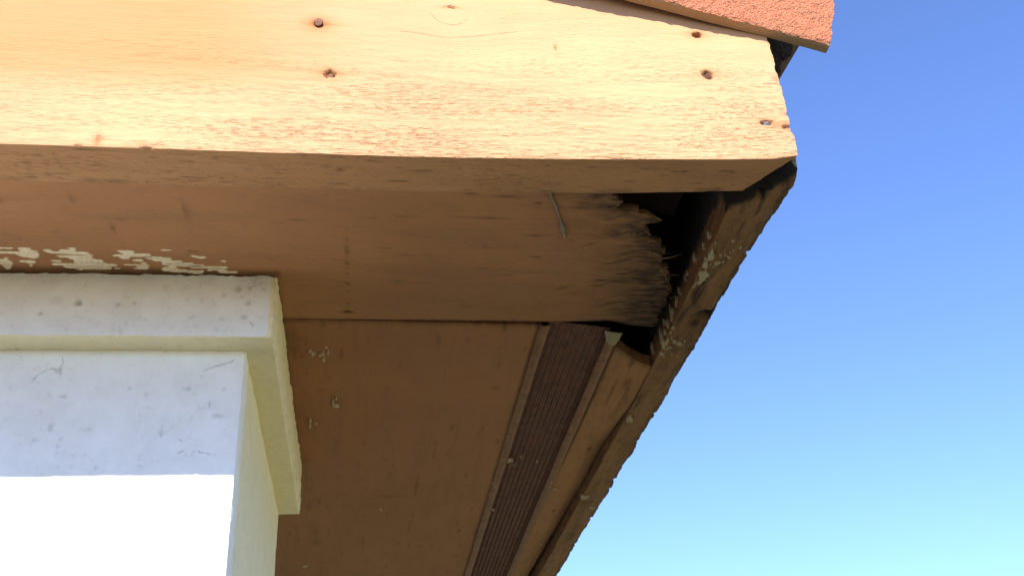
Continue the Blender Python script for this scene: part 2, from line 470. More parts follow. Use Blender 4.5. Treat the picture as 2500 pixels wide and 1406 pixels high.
SMEAR = [(-285.6,-260.9,663.5),(-258.8,-248.3,663.1),(-223.2,-215.4,661.9),(-258.4,-248.7,664.4),(-222.8,-216.4,663.2),(-258.4,-247.6,665.7),(-241.3,-234.3,665.1),(-229.4,-216.7,664.8),(-156.2,-147.6,662.4),(-258.5,-244.5,667.0),(-241.0,-233.6,666.5),(-230.4,-217.0,666.1),(-188.6,-174.7,664.7),(-287.1,-244.5,668.8),(-239.9,-208.8,667.7),(-187.5,-175.3,666.0),(-287.4,-244.8,670.1),(-237.4,-208.0,669.0),(-186.3,-175.6,667.3),(-262.3,-244.4,671.1),(-224.3,-208.0,669.9),(-185.1,-163.6,668.6),(-261.6,-244.8,672.4),(-213.3,-205.4,670.9),(-191.8,-163.4,670.2),(-260.3,-245.1,673.7),(-233.4,-206.4,672.9),(-192.8,-163.3,671.6),(-135.3,-130.6,669.8),(-257.8,-245.8,675.0),(-232.3,-207.1,674.2),(-188.8,-179.4,672.8),(-171.5,-155.5,672.3),(-134.4,-123.1,671.1),(-271.5,-268.0,676.7),(-253.9,-246.9,676.2),(-226.3,-207.0,675.3),(-188.3,-179.7,674.2),(-168.8,-149.2,673.5),(-131.0,-123.6,672.4),(-273.3,-268.0,678.1),(-225.2,-204.8,676.7),(-187.1,-180.6,675.5),(-168.3,-149.1,674.9),(-290.1,-268.1,679.5),(-222.6,-200.4,677.9),(-179.4,-170.7,676.6),(-164.9,-149.3,676.2),(-290.5,-267.4,680.9),(-262.1,-249.7,680.5),(-239.4,-230.8,679.8),(-222.6,-199.9,679.3),(-179.3,-170.6,678.0),(-163.7,-141.8,677.5),(-113.8,-109.0,676.0),(-290.9,-266.7,682.3),(-262.1,-249.7,681.9),(-236.8,-231.1,681.1),(-222.9,-199.9,680.7),(-158.1,-142.0,678.7),(-113.2,-109.5,677.3),(-291.3,-266.4,683.7),(-257.8,-250.4,683.1),(-222.8,-198.3,682.0),(-174.4,-168.6,680.6),(-158.3,-134.1,680.1),(-291.6,-266.7,685.0),(-239.6,-191.4,683.9),(-173.2,-168.8,681.9),(-158.5,-154.1,681.5),(-150.8,-134.3,681.3),(-276.7,-267.8,686.4),(-256.4,-252.9,685.8),(-239.3,-191.3,685.3),(-187.3,-168.3,683.7),(-158.0,-126.3,682.9),(-276.0,-268.2,687.7),(-256.1,-253.6,687.2),(-231.7,-197.7,686.4),(-178.0,-167.8,684.8),(-153.5,-126.1,684.1),(-275.7,-268.9,689.1),(-232.0,-195.8,687.8),(-177.6,-168.0,686.2),(-154.8,-147.4,685.6),(-137.8,-108.8,685.1),(-275.4,-269.7,690.5),(-230.9,-196.1,689.2),(-177.8,-168.6,687.6),(-158.7,-147.6,687.1),(-137.6,-108.6,686.5),(-275.0,-270.8,691.9),(-224.0,-197.1,690.4),(-194.9,-189.8,689.5),(-180.3,-168.9,689.1),(-159.7,-145.6,688.5),(-121.1,-118.1,687.4),(-222.1,-217.8,691.7),(-159.9,-140.6,689.9),(-125.0,-110.0,688.9),(-159.4,-127.4,691.3),(-125.9,-121.4,690.4),(-117.7,-109.4,690.1),(-154.4,-127.6,692.6),(-117.8,-102.0,691.6),(-141.2,-128.5,693.7),(-116.5,-102.2,693.0),(-137.7,-129.4,695.0)]

# ------------------------------------------------------------------ the ground
def flat_sheet(name, x0, x1, y0, y1, z, mat, n=2):
    xs, ys = np.linspace(x0, x1, n), np.linspace(y0, y1, n)
    v = [(x, y, z - CZ) for y in ys for x in xs]
    f = [(j * n + i, j * n + i + 1, (j + 1) * n + i + 1, (j + 1) * n + i) for j in range(n - 1) for i in range(n - 1)]
    return tag(build(name, v, f, mat), kind='structure')
flat_sheet('ground', -80, 80, -80, 80, 0.0, M['grass'], 9)  # unseen lawn, kept pale to bounce light onto the right-hand faces
flat_sheet('unseen_dark_apron', -10.0, 1.5, -9.0, 8.0, 0.004, M['unseen_dark_apron'])  # unseen dark apron added to cut bounce light on the undersides

def sheet(name, B, T, mat, parent, attrs=None, smooth_angle=40, loc=None):
    """a thin solid: under side grid B and upper side grid T, both (n, m, 3)"""
    n, m, _ = B.shape
    k = n * m
    q = np.array([(i * m + j, i * m + j + 1, (i + 1) * m + j + 1, (i + 1) * m + j) for i in range(n - 1) for j in range(m - 1)])
    f = q.tolist() + (q[:, ::-1] + k).tolist()
    rim = [j for j in range(m)] + [i * m + m - 1 for i in range(1, n)] + [(n - 1) * m + j for j in range(m - 2, -1, -1)] + [i * m for i in range(n - 2, 0, -1)]
    for a, b in zip(rim, rim[1:] + rim[:1]):
        f.append([b, a, a + k, b + k])
    v = np.concatenate([B.reshape(-1, 3), T.reshape(-1, 3)])
    if attrs:
        attrs = {key: np.concatenate([np.ravel(a), np.ravel(a)]) for key, a in attrs.items()}
    return build(name, v, orient(v, f), mat, parent, smooth_angle, attrs, loc)

def stack(x, y, z):
    x, y, z = np.broadcast_arrays(x, y, z)
    return np.stack([x, y, z], -1).astype(float)

# ------------------------------------------------------------------ the white wall end with its band
wall = empty('rendered_wall', (-0.0946, 0.72, 0.0), 'white rendered wall end with a projecting top band under the brown eave', 'wall')
wall['kind'] = 'thing'
WX, WY0, WY1 = -0.0946, 0.7197, 1.0985
CRACKS = [
    ([(-.2308, .3798), (-.2285, .3747), (-.2300, .369), (-.2289, .365), (-.2330, .3665), (-.2348, .369), (-.239, .3672), (-.2436, .3644), (-.2495, .3571)], .0011),
    ([(-.101, .3768), (-.108, .3735), (-.1171, .3704), (-.1268, .3663)], .0008),
    ([(-.138, .312), (-.133, .307), (-.131, .302), (-.124, .3005), (-.112, .298)], .0006),
    ([(-.131, .302), (-.139, .2985)], .0005),
]
CHIPS = [(-.1105, .3290, .0055, .0014, .0020), (-.1505, .3155, .0012, .0035, .0016), (-.229, .3205, .002, .0035, .0012), (-.2385, .3105, .0025, .0012, .0012),
         (-.2035, .319, .0045, .0008, .0008), (-.165, .347, .002, .001, .001), (-.2245, .3455, .003, .0014, .001), (-.1345, .352, .0015, .002, .001),
         (-.2205, .3115, .0015, .0015, .001), (-.178, .352, .0015, .0015, .001), (-.118, .339, .0012, .003, .001), (-.1085, .3515, .0015, .001, .001)]

xf = np.concatenate([np.linspace(-2.5, -.30, 24)[:-1], np.arange(-.30, WX - .0004, .0014)])
ys_ = np.arange(WY0, WY1, .003)
ring = np.array([(x, WY0) for x in xf] + [(WX, y) for y in ys_] + [(WX, WY1)] + [(x, WY1) for x in np.linspace(WX - .04, -2.5, 12)])
side = np.array([0] * len(xf) + [1] * (len(ys_) + 1) + [2] * 12)
zs = np.concatenate([np.linspace(-CZ, .10, 40)[:-1], np.arange(.10, .392, .0014)])
n, m = len(zs), len(ring)
X = np.repeat(ring[None, :, 0], n, 0); Y = np.repeat(ring[None, :, 1], n, 0); Z = np.repeat(zs[:, None], m, 1)
sd = np.repeat(side[None], n, 0)
P = np.stack([X, Y, Z], -1)
rel = fbm(P * 45, 3, 3) * .0016 + fbm(P * 260, 5, 3) * .0006
dirt_shade = np.zeros((n, m))
fr = sd == 0
crk, on = nearest_crack(X, Z, [c[0] for c in CRACKS])
on = on * fr
for cx, cz, rx, rz, dep in CHIPS:
    q = ((X - cx) / rx) ** 2 + ((Z - cz) / rz) ** 2 + fbm(P * 400, 9, 2) * .8
    rel -= np.where(fr, np.exp(-q ** 2) * dep, 0)
    dirt_shade += np.where(fr, np.exp(-q ** 2) * .25, 0)
# the arris is worn
edge = np.where(sd == 0, WX - X, np.where(sd == 1, Y - WY0, 1.0))
rel -= np.exp(-(edge / .0022) ** 2) * (.0010 + .0030 * np.clip(fbm(P * 90, 12, 3), 0, 1))
back = np.where(sd == 1, WY1 - Y, 1.0)
rel -= np.exp(-(back / .003) ** 2) * (.0012 + .0040 * np.clip(fbm(P * 70, 14, 3), 0, 1))
Yn = np.where(sd == 0, Y - rel, Y); Xn = np.where(sd == 1, X + rel, X)
on_corner = (sd == 1) & (Y < WY0 + .0001)
Yn = np.where(on_corner, Y - rel * .7, Yn)
q = ((Y - .752) / .0016) ** 2 + ((Z - .232) / .004) ** 2           # a dark gouge on the side face
Xn -= np.where(sd == 1, np.exp(-q) * .003, 0); dirt_shade += np.where(sd == 1, np.exp(-q) * .7, 0)
cream = np.where(sd == 0, 0.0, np.where(sd == 1, .35 + .65 * smooth(.005, .06, Y - WY0), 1.0))
cream = np.where((sd == 0), .35 * np.exp(-((WX - X) / .002) ** 2) + .6 * np.exp(-((X + .1505 - (Z - .262) * .6) / .003) ** 2 - ((Z - .262) / .006) ** 2), cream)
sweep('wall_face', np.stack([Xn, Yn, Z], -1), M['plaster'], wall, {'cream': cream, 'dirt_shade': np.clip(dirt_shade, 0, 1), 'crk': crk, 'crk_on': on}, 60)

# band: front face, side face, under side
BX, BY0, BY1, BZ0 = -0.0722, 0.6964, 1.1000, 0.3842
xf = np.concatenate([np.linspace(-2.5, -.30, 24)[:-1], np.arange(-.30, BX - .0004, .0014)])
ys_ = np.arange(BY0, BY1, .0025)
ring = np.array([(x, BY0) for x in xf] + [(BX, y) for y in ys_] + [(BX, BY1)] + [(x, BY1) for x in np.linspace(BX - .04, -2.5, 12)])
side = np.array([0] * len(xf) + [1] * (len(ys_) + 1) + [2] * 12)
und = 15
zs = np.concatenate([np.full(und, BZ0), np.arange(BZ0 + .0007, .4392, .0014), [.4395]])
ins = np.concatenate([np.linspace(.034, .0008, und), np.zeros(len(zs) - und)])
n, m = len(zs), len(ring)
X = np.repeat(ring[None, :, 0], n, 0); Y = np.repeat(ring[None, :, 1], n, 0); Z = np.repeat(zs[:, None], m, 1)
I = np.repeat(ins[:, None], m, 1)
sd = np.repeat(side[None], n, 0)
X0, Y0 = X.copy(), Y.copy()
X = np.minimum(X, BX - I)
Y = np.clip(Y, BY0 + I, BY1 - I)
P = np.stack([X, Y, Z], -1)
rel = fbm(P * 45, 23, 3) * .0016 + fbm(P * 240, 25, 3) * .0008
dirt_shade = np.zeros((n, m))
for cx, cz, r_, dep in [(-.2345, .415, .0045, .0006), (-.2188, .4128, .0028, .0022), (-.1895, .4115, .0016, .0016), (-.1775, .413, .0016, .0014), (-.2445, .4035, .0016, .0018), (-.209, .4125, .0009, .001), (-.168, .3985, .0012, .001), (-.112, .421, .0018, .0012), (-.1015, .4275, .003, .0012), (-.0925, .414, .0022, .0012), (-.095, .402, .0025, .0012), (-.128, .416, .0014, .0010)]:
    q = np.hypot((X - cx) * .9, Z - cz) / r_ + fbm(P * 350, 29, 2) * .6
    a = np.exp(-q ** 4)
    rel -= np.where(sd == 0, a * dep, 0)
    dirt_shade += np.where(sd == 0, a * min(.5, dep * 220), 0)
# rough scraped patch near the corner
pat = np.exp(-(((X + .088) / .014) ** 2 + ((Z - .424) / .016) ** 2)) * (sd == 0)
rel += pat * fbm(P * 420, 31, 3) * .0022
dirt_shade += pat * smooth(.12, .3, fbm(P * 260, 33, 3)) * .35
edge = np.where(sd == 0, BX - X0, np.where(sd == 1, Y0 - BY0, 1.0))
rel -= np.exp(-(edge / .002) ** 2) * (.0008 + .003 * np.clip(fbm(P * 110, 35, 3), 0, 1))
low = np.exp(-((Z - BZ0) / .0022) ** 2)
rel -= low * (.0004 + .0022 * np.clip(fbm(P * 120, 37, 3) + .1, 0, 1))
rel += np.where(sd == 1, fbm(P * np.array([150, 150, 330]), 39, 3) * .0020, 0)
flat = I > 0
Xn = np.where((sd == 1) & ~flat, X + rel, X); Yn = np.where((sd == 0) & ~flat, Y - rel, Y)
Zn = np.where(flat, Z + fbm(P * 60, 41, 3) * .0014 + fbm(P * 300, 43, 2) * .0005, Z)
Zn = np.where(np.arange(n)[:, None] == n - 1, Z + fbm(P * 150, 44, 3) * .0034 - .0006, Zn)
cream = np.where(flat, .9, np.where(sd == 0, .75 * np.exp(-((BX - X0) / .0055) ** 4) + .55 * np.exp(-((Z - BZ0) / .0022) ** 2), 1.0))
dirt_shade += np.where((sd == 0) & ~flat, smooth(.4375, .4395, Z) * smooth(-.02, .25, fbm(P * 90, 47, 3)) * .8, 0)
dirt_shade += np.where((sd == 1) & ~flat, smooth(.16, .3, fbm(P * np.array([100, 100, 260]), 49, 3)) * .35, 0)
crk, on = nearest_crack(X, Z, [[(-.1005, .4305), (-.0945, .4335), (-.089, .4365)], [(-.096, .4275), (-.090, .4290), (-.086, .4325)], [(-.107, .4325), (-.1, .4345)], [(-.0915, .3995), (-.0885, .3955), (-.0865, .3915)]])
sweep('top_band', np.stack([Xn, Yn, Zn], -1), M['plaster'], wall, {'cream': cream, 'dirt_shade': np.clip(dirt_shade, 0, 1), 'crk': crk, 'crk_on': on * (sd == 0)}, 60)
v, f = box(-2.5, -.46, WY1 + .003, 4.0, -CZ, .438)
build('side_wall', v, f, M['plaster'], wall, attrs={'cream': [1.0] * 8})

# ------------------------------------------------------------------ the timber eave
HB = .43                                    # under side of the barge board
HS = .44                                    # under side of the soffit
eave = empty('timber_eave', (0.28, 0.545, CZ + HB), 'weathered orange brown timber eave corner with a rotted hole in its soffit', 'eave')
SL = .3027                                  # roof pitch
A = math.atan(SL)
TU = np.array([math.cos(A), 0, -math.sin(A)]); TV = np.array([math.sin(A), 0, math.cos(A)])
TP = np.array([.3389, .5105, .5323])        # lower front corner of the lowest rake tile
def roof_z(x, v): return TP[2] + (TP[0] - x) * SL + v / math.cos(A)

# --- barge board
def yf(x): return .5303 - .112 * np.maximum(0, x + .02) ** 2
xs = np.concatenate([np.linspace(-2.5, -.29, 40)[:-1], np.arange(-.29, .2942, .001), [.2947]])
NB, NF = 26, 170
n = len(xs)
XS = xs[:, None]
YF = yf(XS); YB = YF + .038
ztop = roof_z(XS, .043)
tb = np.linspace(1, 0, NB)[None, :-1]
tf = (np.linspace(0, 1, NF) ** 1.06)[None, :]
Xb = np.repeat(XS, NB - 1, 1); Yb = YF + .038 * tb; Zb = np.full_like(Yb, HB)
Xf = np.repeat(XS, NF, 1); Yf = np.repeat(YF, NF, 1); Zf = HB + tf * (ztop - HB)
Xk = np.repeat(XS, 2, 1); Yk = np.repeat(YB, 2, 1); Zk = np.concatenate([ztop, np.full_like(ztop, HB + .06)], 1)
X = np.concatenate([Xb, Xf, Xk], 1); Y = np.concatenate([Yb, Yf, Yk], 1); Z = np.concatenate([Zb, Zf, Zk], 1)
kind = np.concatenate([np.zeros(NB - 1), np.ones(NF), np.full(2, 2)])[None, :] * np.ones((n, 1))
P = np.stack([X, Y, Z], -1)
dy = Y - YF
xe = .2947 - dy * .76 + (fbm(np.stack([Z * 260, Y * 260, Z * 0], -1), 61, 3)) * .0016 - .0012 * smooth(.0, .35, fbm(np.stack([Z * 90, Y * 90, Z * 0], -1), 62, 2))
Xn = np.where(X < .18, X, .18 + (X - .18) * (xe - .18) / (.2947 - .18))
front = kind == 1; bott = kind == 0
rough = smooth(.60, .40, Z + fbm(P * 9, 63, 2) * .12) * .8 + .2
rough *= .55 + .45 * smooth(-.22, -.05, X)
rel = fbm(P * np.array([70, 70, 640]), 64, 3) * .0013 * rough + fbm(P * np.array([14, 14, 60]), 65, 2) * .0008
dirt_shade = np.zeros_like(X); rust = np.zeros_like(X)
# grain swirl below the knot
kx, kz = .0568, .5619
def pit(cx, cz, rx, rz, dep, d_, ru, crumble=0.0):
    global rel, dirt_shade, rust
    q = np.hypot((X - cx) / rx, (Z - cz) / rz) + fbm(P * 420, int(abs(cx) * 1e4), 2) * (.25 + crumble)
    a = np.exp(-q ** 6)
    rel = rel - np.where(front, a * dep * (1 + crumble * 1.6 * fbm(P * 700, 66, 2)), 0)
    dirt_shade = dirt_shade + np.where(front, a * d_ * (1 - crumble * smooth(-.05, .2, fbm(P * 600, 67, 2))), 0)
    far = np.hypot((X - cx) / (rx * 2.6), (Z - cz) / (rz * 1.9))
    rust = rust + np.where(front, np.exp(-far ** 2) * ru, 0)
    far = np.hypot((X - cx) / (rx * 7), (Z - cz) / (rz * 1.0))
    rust = rust + np.where(front, np.exp(-far ** 2) * ru * .45 * smooth(-.05, .2, fbm(P * np.array([30, 30, 500]), 68, 2)), 0)
pit(-.0381, .5489, .0040, .0038, .0012, .55, .75)
pit(-.0286, .5008, .0042, .0032, .0030, .85, .45, .8)
pit(.2413, .5482, .0033, .0023, .0080, 1.0, .60)
pit(.2435, .5086, .0043, .0040, .0035, .80, .25, .7)
pit(.2782, .4626, .0050, .0021, .0030, .75, .30, .5)
pit(.2925, .4590, .0035, .0016, .0022, .55, .35, .6)
pit(-.1728, .4352, .0012, .0045, .0008, .25, .40)
pit(-.1840, .4285, .0035, .0016, .0024, .55, .3)
pit(-.1430, .4285, .0045, .0022, .0028, .35, .2, .6)
pit(.058, .5716, .0035, .0010, .0016, .75, .3)
pit(.133, .5335, .0006, .0022, .0010, .45, .4)
KNOT = [(.0425, .5665), (.0437, .5625), (.0460, .5588), (.0495, .5556), (.0540, .5536), (.0590, .5532), (.0640, .5548), (.0678, .5580), (.0700, .5612)]
CRK = [[(.0179, .5446), (.026, .5446), (.034, .5436), (.041, .5421), (.049, .5411), (.0562, .5407), (.066, .5413), (.076, .5428), (.086, .5447), (.097, .5470), (.1075, .5486)],
       KNOT, [(.0490, .5700), (.0530, .5722), (.0580, .5730), (.0625, .5715), (.0660, .5685)], [(.280, .4985), (.2900, .4990), (.2975, .4975)]]
crk, on = nearest_crack(X, Z, CRK)
on = on * front
gh = Z - (Z - .562) * .75 * np.exp(-(((X - .0568) / .045) ** 2 + ((Z - .562) / .026) ** 2))
gh = gh + .016 * np.exp(-(((X - .085) / .085) ** 2 + ((Z - .508) / .016) ** 2)) + fbm(P * np.array([5, 5, 9]), 79, 2) * .012
# chipped lower arris
ar = np.exp(-((Z - HB) / .002) ** 2) * front + np.exp(-(dy / .002) ** 2) * bott
chip = (.0003 + .0022 * np.clip(n1(X, 55, 72, 4) + .08, 0, 1))
Yn = np.where(front, Y - rel + ar * chip * .7, Y)
bev = smooth(.268, .2947, X) ** 2 * .0026
Zn = np.where(bott, Z + ar * chip * .4 + fbm(P * np.array([60, 500, 60]), 73, 3) * .0008 + bev * (1 - dy / .038), Z)
lowf = np.exp(-((Z - HB) / .006) ** 2)
Zn = np.where(front, Z + lowf * (bev + np.exp(-((Z - HB) / .0015) ** 2) * chip * .5), Zn)
dirt_shade += np.where(bott, smooth(.14, .30, fbm(P * np.array([50, 420, 50]), 74, 3)) * .55 + np.exp(-((dy - .036) / .003) ** 2) * smooth(.0, .25, n1(X, 30, 75)) * .5, 0)
dirt_shade += np.where(bott, smooth(-.15, .26, X + fbm(P * np.array([8, 8, 8]), 77, 3) * .16) * (.27 + .25 * fbm(P * np.array([25, 90, 25]), 78, 4)), 0)  # underside's loss of light to the right painted in, plus some mildew
dirt_shade += np.where(front, smooth(.285, .2947, Xn) * smooth(.05, .3, fbm(P * np.array([40, 40, 300]), 76, 2)) * .5, 0)
barge = sweep('barge_board', np.stack([Xn, Yn, Zn], -1), M['barge'], eave, {'dirt_shade': np.clip(dirt_shade, 0, 1), 'rust': np.clip(rust, 0, 1), 'worn': np.where(front, rough, 1), 'lower': bott * 1.0, 'sound': np.where(front, smooth(.01, -.13, X + fbm(P * np.array([6, 6, 25]), 81, 2) * .10) * smooth(.47, .525, Z + fbm(P * np.array([8, 8, 20]), 82, 2) * .05), 0), 'crk': crk, 'crk_on': on, 'grain_height': gh - HB}, 50, loc=(.2947, .5197, HB))
barge['label'] = 'sunlit orange painted barge board with nail heads and a mitred end'

def nail(cx, cy, cz, r, h, mat, tilt=(0, 0), seed=1, parent=barge, name='nail_head'):
    """round battered head on a short shank, axis towards the viewer's side of the board"""
    rr = np.random.default_rng(seed)
    k = 12
    rings = [(.35, -.004), (.35, -.0004), (.92, 0.0), (1.0, h * .45), (.86, h), (.35, h * 1.08)]
    v = []
    for s, d in rings:
        for i in range(k):
            a = 2 * math.pi * i / k
            q = s * r * (1 + rr.uniform(-.10, .10) * (s > .5))
            dd = d + (tilt[0] * math.cos(a) + tilt[1] * math.sin(a)) * s * r
            v.append((cx + q * math.cos(a), cy - dd, cz + q * math.sin(a)))
    v = np.array(v)
    return build(name, v, orient(v, sweep_faces(len(rings), k)), mat, parent, 35, loc=(cx, cy, cz))
nail(-.0381, yf(-.0381) + .0004, .5489, .0033, .0022, M['nail'], (.15, .25), 1)
nail(-.0286, yf(-.0286) + .0030, .5008, .0026, .0010, M['nail'], (.3, -.2), 2)
nail(.2438, yf(.2435) + .0032, .5080, .0027, .0012, M['nail'], (-.2, .35), 3)
nail(.2780, yf(.2782) + .0026, .4628, .0022, .0010, M['nail_grey'], (.2, .2), 4)

# --- front soffit board, torn away at its right end
EY = np.array([.562, .5798, .5846, .5916, .5980, .5998, .604, .610, .6137, .618, .6268, .6285, .6356, .6419, .6508, .6589, .669, .6773, .6836, .6967, .701, .7123, .7191, .7262, .7453, .766])
EX = np.array([.176, .1776, .1835, .1849, .1828, .1997, .2072, .2164, .2173, .208, .2178, .2044, .2149, .2302, .233, .2334, .2384, .2441, .2476, .2504, .2546, .2534, .257, .2558, .2557, .2563])
def rear_b(x): return np.interp(x, [-2.5, -.3, -.07, .125, .16, .195, .213, .231, .2546, .27], [.763, .764, .765, .7661, .7667, .7650, .7640, .7706, .7766, .778])
def torn_sheet(name, x_off, z0, thick, mat, parent, seed, x_left, dark, amp):
    r = np.linspace(0, 1, 215)
    yy = .5625 + r * (.766 - .5625)
    cell = np.floor(yy * 1000 / 3.1 + n1(yy, 90, seed + 11, 2) * 4).astype(int)
    jag = np.random.default_rng(seed).uniform(-1, 1, 4000)[cell % 4000]
    xend = np.interp(yy, EY, EX) + x_off + jag * .0030 * amp + n1(yy, 330, seed, 3) * .0030 * amp + n1(yy, 110, seed + 1, 2) * .004 * amp
    xend = np.minimum(xend, .2585 + .001 * n1(yy, 500, seed + 2))
    xs = np.concatenate([np.linspace(x_left, -.29, 16)[:-1], np.arange(-.29, .149, .003)]) if x_left < -.3 else np.linspace(x_left, .149, 12)
    te = np.linspace(0, 1, 75)
    n = len(xs) + len(te)
    Xg = np.zeros((n, len(r)))
    Xg[:len(xs)] = xs[:, None]
    Xg[len(xs):] = .1505 + te[:, None] * (xend[None] - .1505)
    Yg = .5625 + r[None] * (rear_b(Xg) + n1(Xg, 120, seed + 3, 3) * .0012 - .5625)
    P = np.stack([Xg, Yg, Xg * 0 + z0], -1)
    de = np.maximum(xend[None] - Xg, 0)
    near = np.exp(-(de / .012) ** 1.5)
    fib = n1(Yg, 130, seed + 4, 3)
    Zg = z0 + fbm(P * np.array([6, 14, 1]), seed + 5, 2) * .0006 + near * (fib * .0040 + np.repeat(jag[None], n, 0) * .0012 + fbm(P * np.array([90, 160, 1]), seed + 6, 3) * .003 + .0006)
    Zg += fbm(P * np.array([45, 170, 1]), seed + 7, 3) * .0022 * np.exp(-(de / .035) ** 2)
    dirt_shade = np.clip(dark * np.exp(-(de / .036) ** 1.3) * (.70 + 1.3 * fbm(P * np.array([70, 150, 1]), seed + 8, 4) + .35 * fbm(P * np.array([24, 330, 1]), seed + 9, 3)), 0, 1)
    dirt_shade = dirt_shade + smooth(.60, .74, Yg) * np.exp(-(de / .055) ** 2) * .45
    return Xg, Yg, Zg, dirt_shade, xend, yy, P, thick
Xg, Yg, Zg, dirt_shade, xend, yy, P, th = torn_sheet('soffit_board', 0, HS, .0045, None, None, 101, -2.5, 1.0, 1.0)
# grime where it meets the wall band, by the joint, a faint cross line of cracks, the nail hole
dirt_shade += np.exp(-((Yg - .6935) / .0045) ** 2) * (Xg < -.068) * (.55 + .5 * n1(Xg, 60, 121))
dirt_shade += np.exp(-((rear_b(Xg) - Yg) / .0022) ** 2) * (.35 + .8 * n1(Xg, 80, 122)) * (Xg > -.08)
dirt_shade += np.exp(-((Xg + .0165 + (Yg - .66) * .015) / .0011) ** 2) * smooth(-.05, .25, n1(Yg, 260, 123, 2)) * .65 * (Yg < .755)
dirt_shade += np.exp(-((Xg - .102) / .0009) ** 2) * smooth(.0, .3, n1(Yg, 300, 124, 2)) * .4 * (Yg > .60) * (Yg < .72)
dirt_shade += np.exp(-((Xg + .0172) / .004) ** 2 - ((Yg - .7533) / .0022) ** 2) * 1.1
dirt_shade += smooth(.20, .34, fbm(P * np.array([45, 330, 1]), 125, 3)) * .5
# fall-off of light towards the rotted corner put into the colour, plus mildew
dirt_shade += smooth(-.12, .17, Xg + fbm(P * np.array([9, 9, 1]), 126, 3) * .16) * (.24 + .25 * fbm(P * np.array([20, 70, 1]), 127, 4))
for cx, cy, rx, ry in [(.186, .607, .010, .0007), (.195, .6285, .009, .0008), (.205, .655, .008, .0008), (.200, .668, .012, .0007), (.214, .683, .009, .0009), (.196, .702, .011, .0008), (.222, .713, .010, .0009), (.205, .735, .012, .0008), (.228, .748, .012, .0010), (.17, .645, .006, .0006), (.16, .71, .007, .0007)]:
    dirt_shade += np.exp(-(((Xg - cx) / rx) ** 2 + ((Yg - cy + .004 * np.sin((Xg - cx) * 160)) / ry) ** 2)) * .8
for cx, cy, rx, ry in [(.012, .655, .006, .0008), (.03, .664, .009, .0006), (-.052, .620, .008, .0012), (.072, .583, .005, .0016), (.098, .585, .01, .0016), (-.205, .600, .002, .006), (-.255, .603, .003, .004), (-.13, .612, .002, .012), (.083, .612, .02, .0012), (.108, .683, .0013, .0016), (-.185, .635, .0016, .006)]:
    dirt_shade += np.exp(-(((Xg - cx) / rx) ** 2 + ((Yg - cy) / ry) ** 2)) * .45
dirt_shade = np.clip(dirt_shade, 0, 1)
Bq = np.stack([Xg, Yg, Zg], -1)
Zh = Zg + np.exp(-((Xg + .0172) / .0030) ** 2 - ((Yg - .7533) / .0016) ** 2) * .003
Bq[..., 2] = Zh
Tq = np.stack([Xg, Yg, Zg + th - .0005], -1)
sof = sheet('soffit_board', Bq, Tq, M['soffit'], eave, {'dirt_shade': dirt_shade, 'rust': dirt_shade * 0}, 55, loc=(.15, .56, HS))
sof['label'] = 'front soffit board with a ragged rotten right end'
Xg, Yg, Zg, dirt_shade, xend2, yy2, P, th = torn_sheet('upper_ply', -.013, HS + .0062, .002, None, None, 151, .10, .9, 1.3)
sheet('upper_ply', np.stack([Xg, Yg, Zg], -1), np.stack([Xg, Yg, Zg + .002], -1), M['ply'], sof, {'dirt_shade': np.clip(dirt_shade, 0, 1), 'rust': dirt_shade * 0}, 55)

# loose fibres along the tear
mb = MB()
rr = np.random.default_rng(5)
def strip(p0, d, L, w, droop, curl, seg=6):
    d = np.array(d) / np.linalg.norm(d); s = np.array([-d[1], d[0], 0])
    v = []
    for i in range(seg + 1):
        t = i / seg
        c = np.array(p0) + d * L * t + np.array([0, 0, -droop * t * t]) + s * curl * t * t
        ww = w * (1 - .75 * t)
        for a, h in ((-1, 0), (1, 0), (1, .0004), (-1, .0004)):
            v.append(c + s * ww * a * .5 + np.array([0, 0, h]))
    mb.add(v, sweep_faces(seg + 1, 4))
for k in range(16):
    y = .603 + .13 * rr.random()
    x = np.interp(y, yy, xend)
    back = rr.uniform(.000, .012)
    a = rr.normal(.35, .55)
    strip((x - back, y, HS - .0003 + back * .05), (math.cos(a), math.sin(a), 0), rr.uniform(.003, .009), rr.uniform(.0004, .0016), rr.normal(-.0004, .0016), rr.normal(0, .003))
def flake(c, L, w, ang, lift, curl, seed):
    """a curled scrap of veneer with an uneven outline"""
    r = np.random.default_rng(seed)
    d = np.array([math.cos(ang), math.sin(ang), 0]); s = np.array([-d[1], d[0], 0])
    nu, nv = 9, 7
    jag = r.uniform(-.28, .12, nv)
    sid = r.uniform(.7, 1.1, nu)
    v = []
    for h in (0, .0005):
        for i in range(nu):
            t = i / (nu - 1)
            for j in range(nv):
                q = 2 * j / (nv - 1) - 1
                tt = t * (1 + jag[j] * t)
                p = np.array(c) + d * L * tt + s * w * .5 * q * sid[i] * (1 - .35 * t * t)
                p = p + np.array([0, 0, lift * tt + curl * tt * tt + .18 * w * q * q * np.sign(curl) * t + h + r.uniform(-.0002, .0002)])
                v.append(p)
    k = nu * nv
    q4 = [(i * nv + j, i * nv + j + 1, (i + 1) * nv + j + 1, (i + 1) * nv + j) for i in range(nu - 1) for j in range(nv - 1)]
    f = q4 + [tuple(k + x for x in g[::-1]) for g in q4]
    rim = list(range(nv)) + [i * nv + nv - 1 for i in range(1, nu)] + [(nu - 1) * nv + j for j in range(nv - 2, -1, -1)] + [i * nv for i in range(nu - 2, 0, -1)]
    f += [(y_, x_, x_ + k, y_ + k) for x_, y_ in zip(rim, rim[1:] + rim[:1])]
    mb.add(v, f)
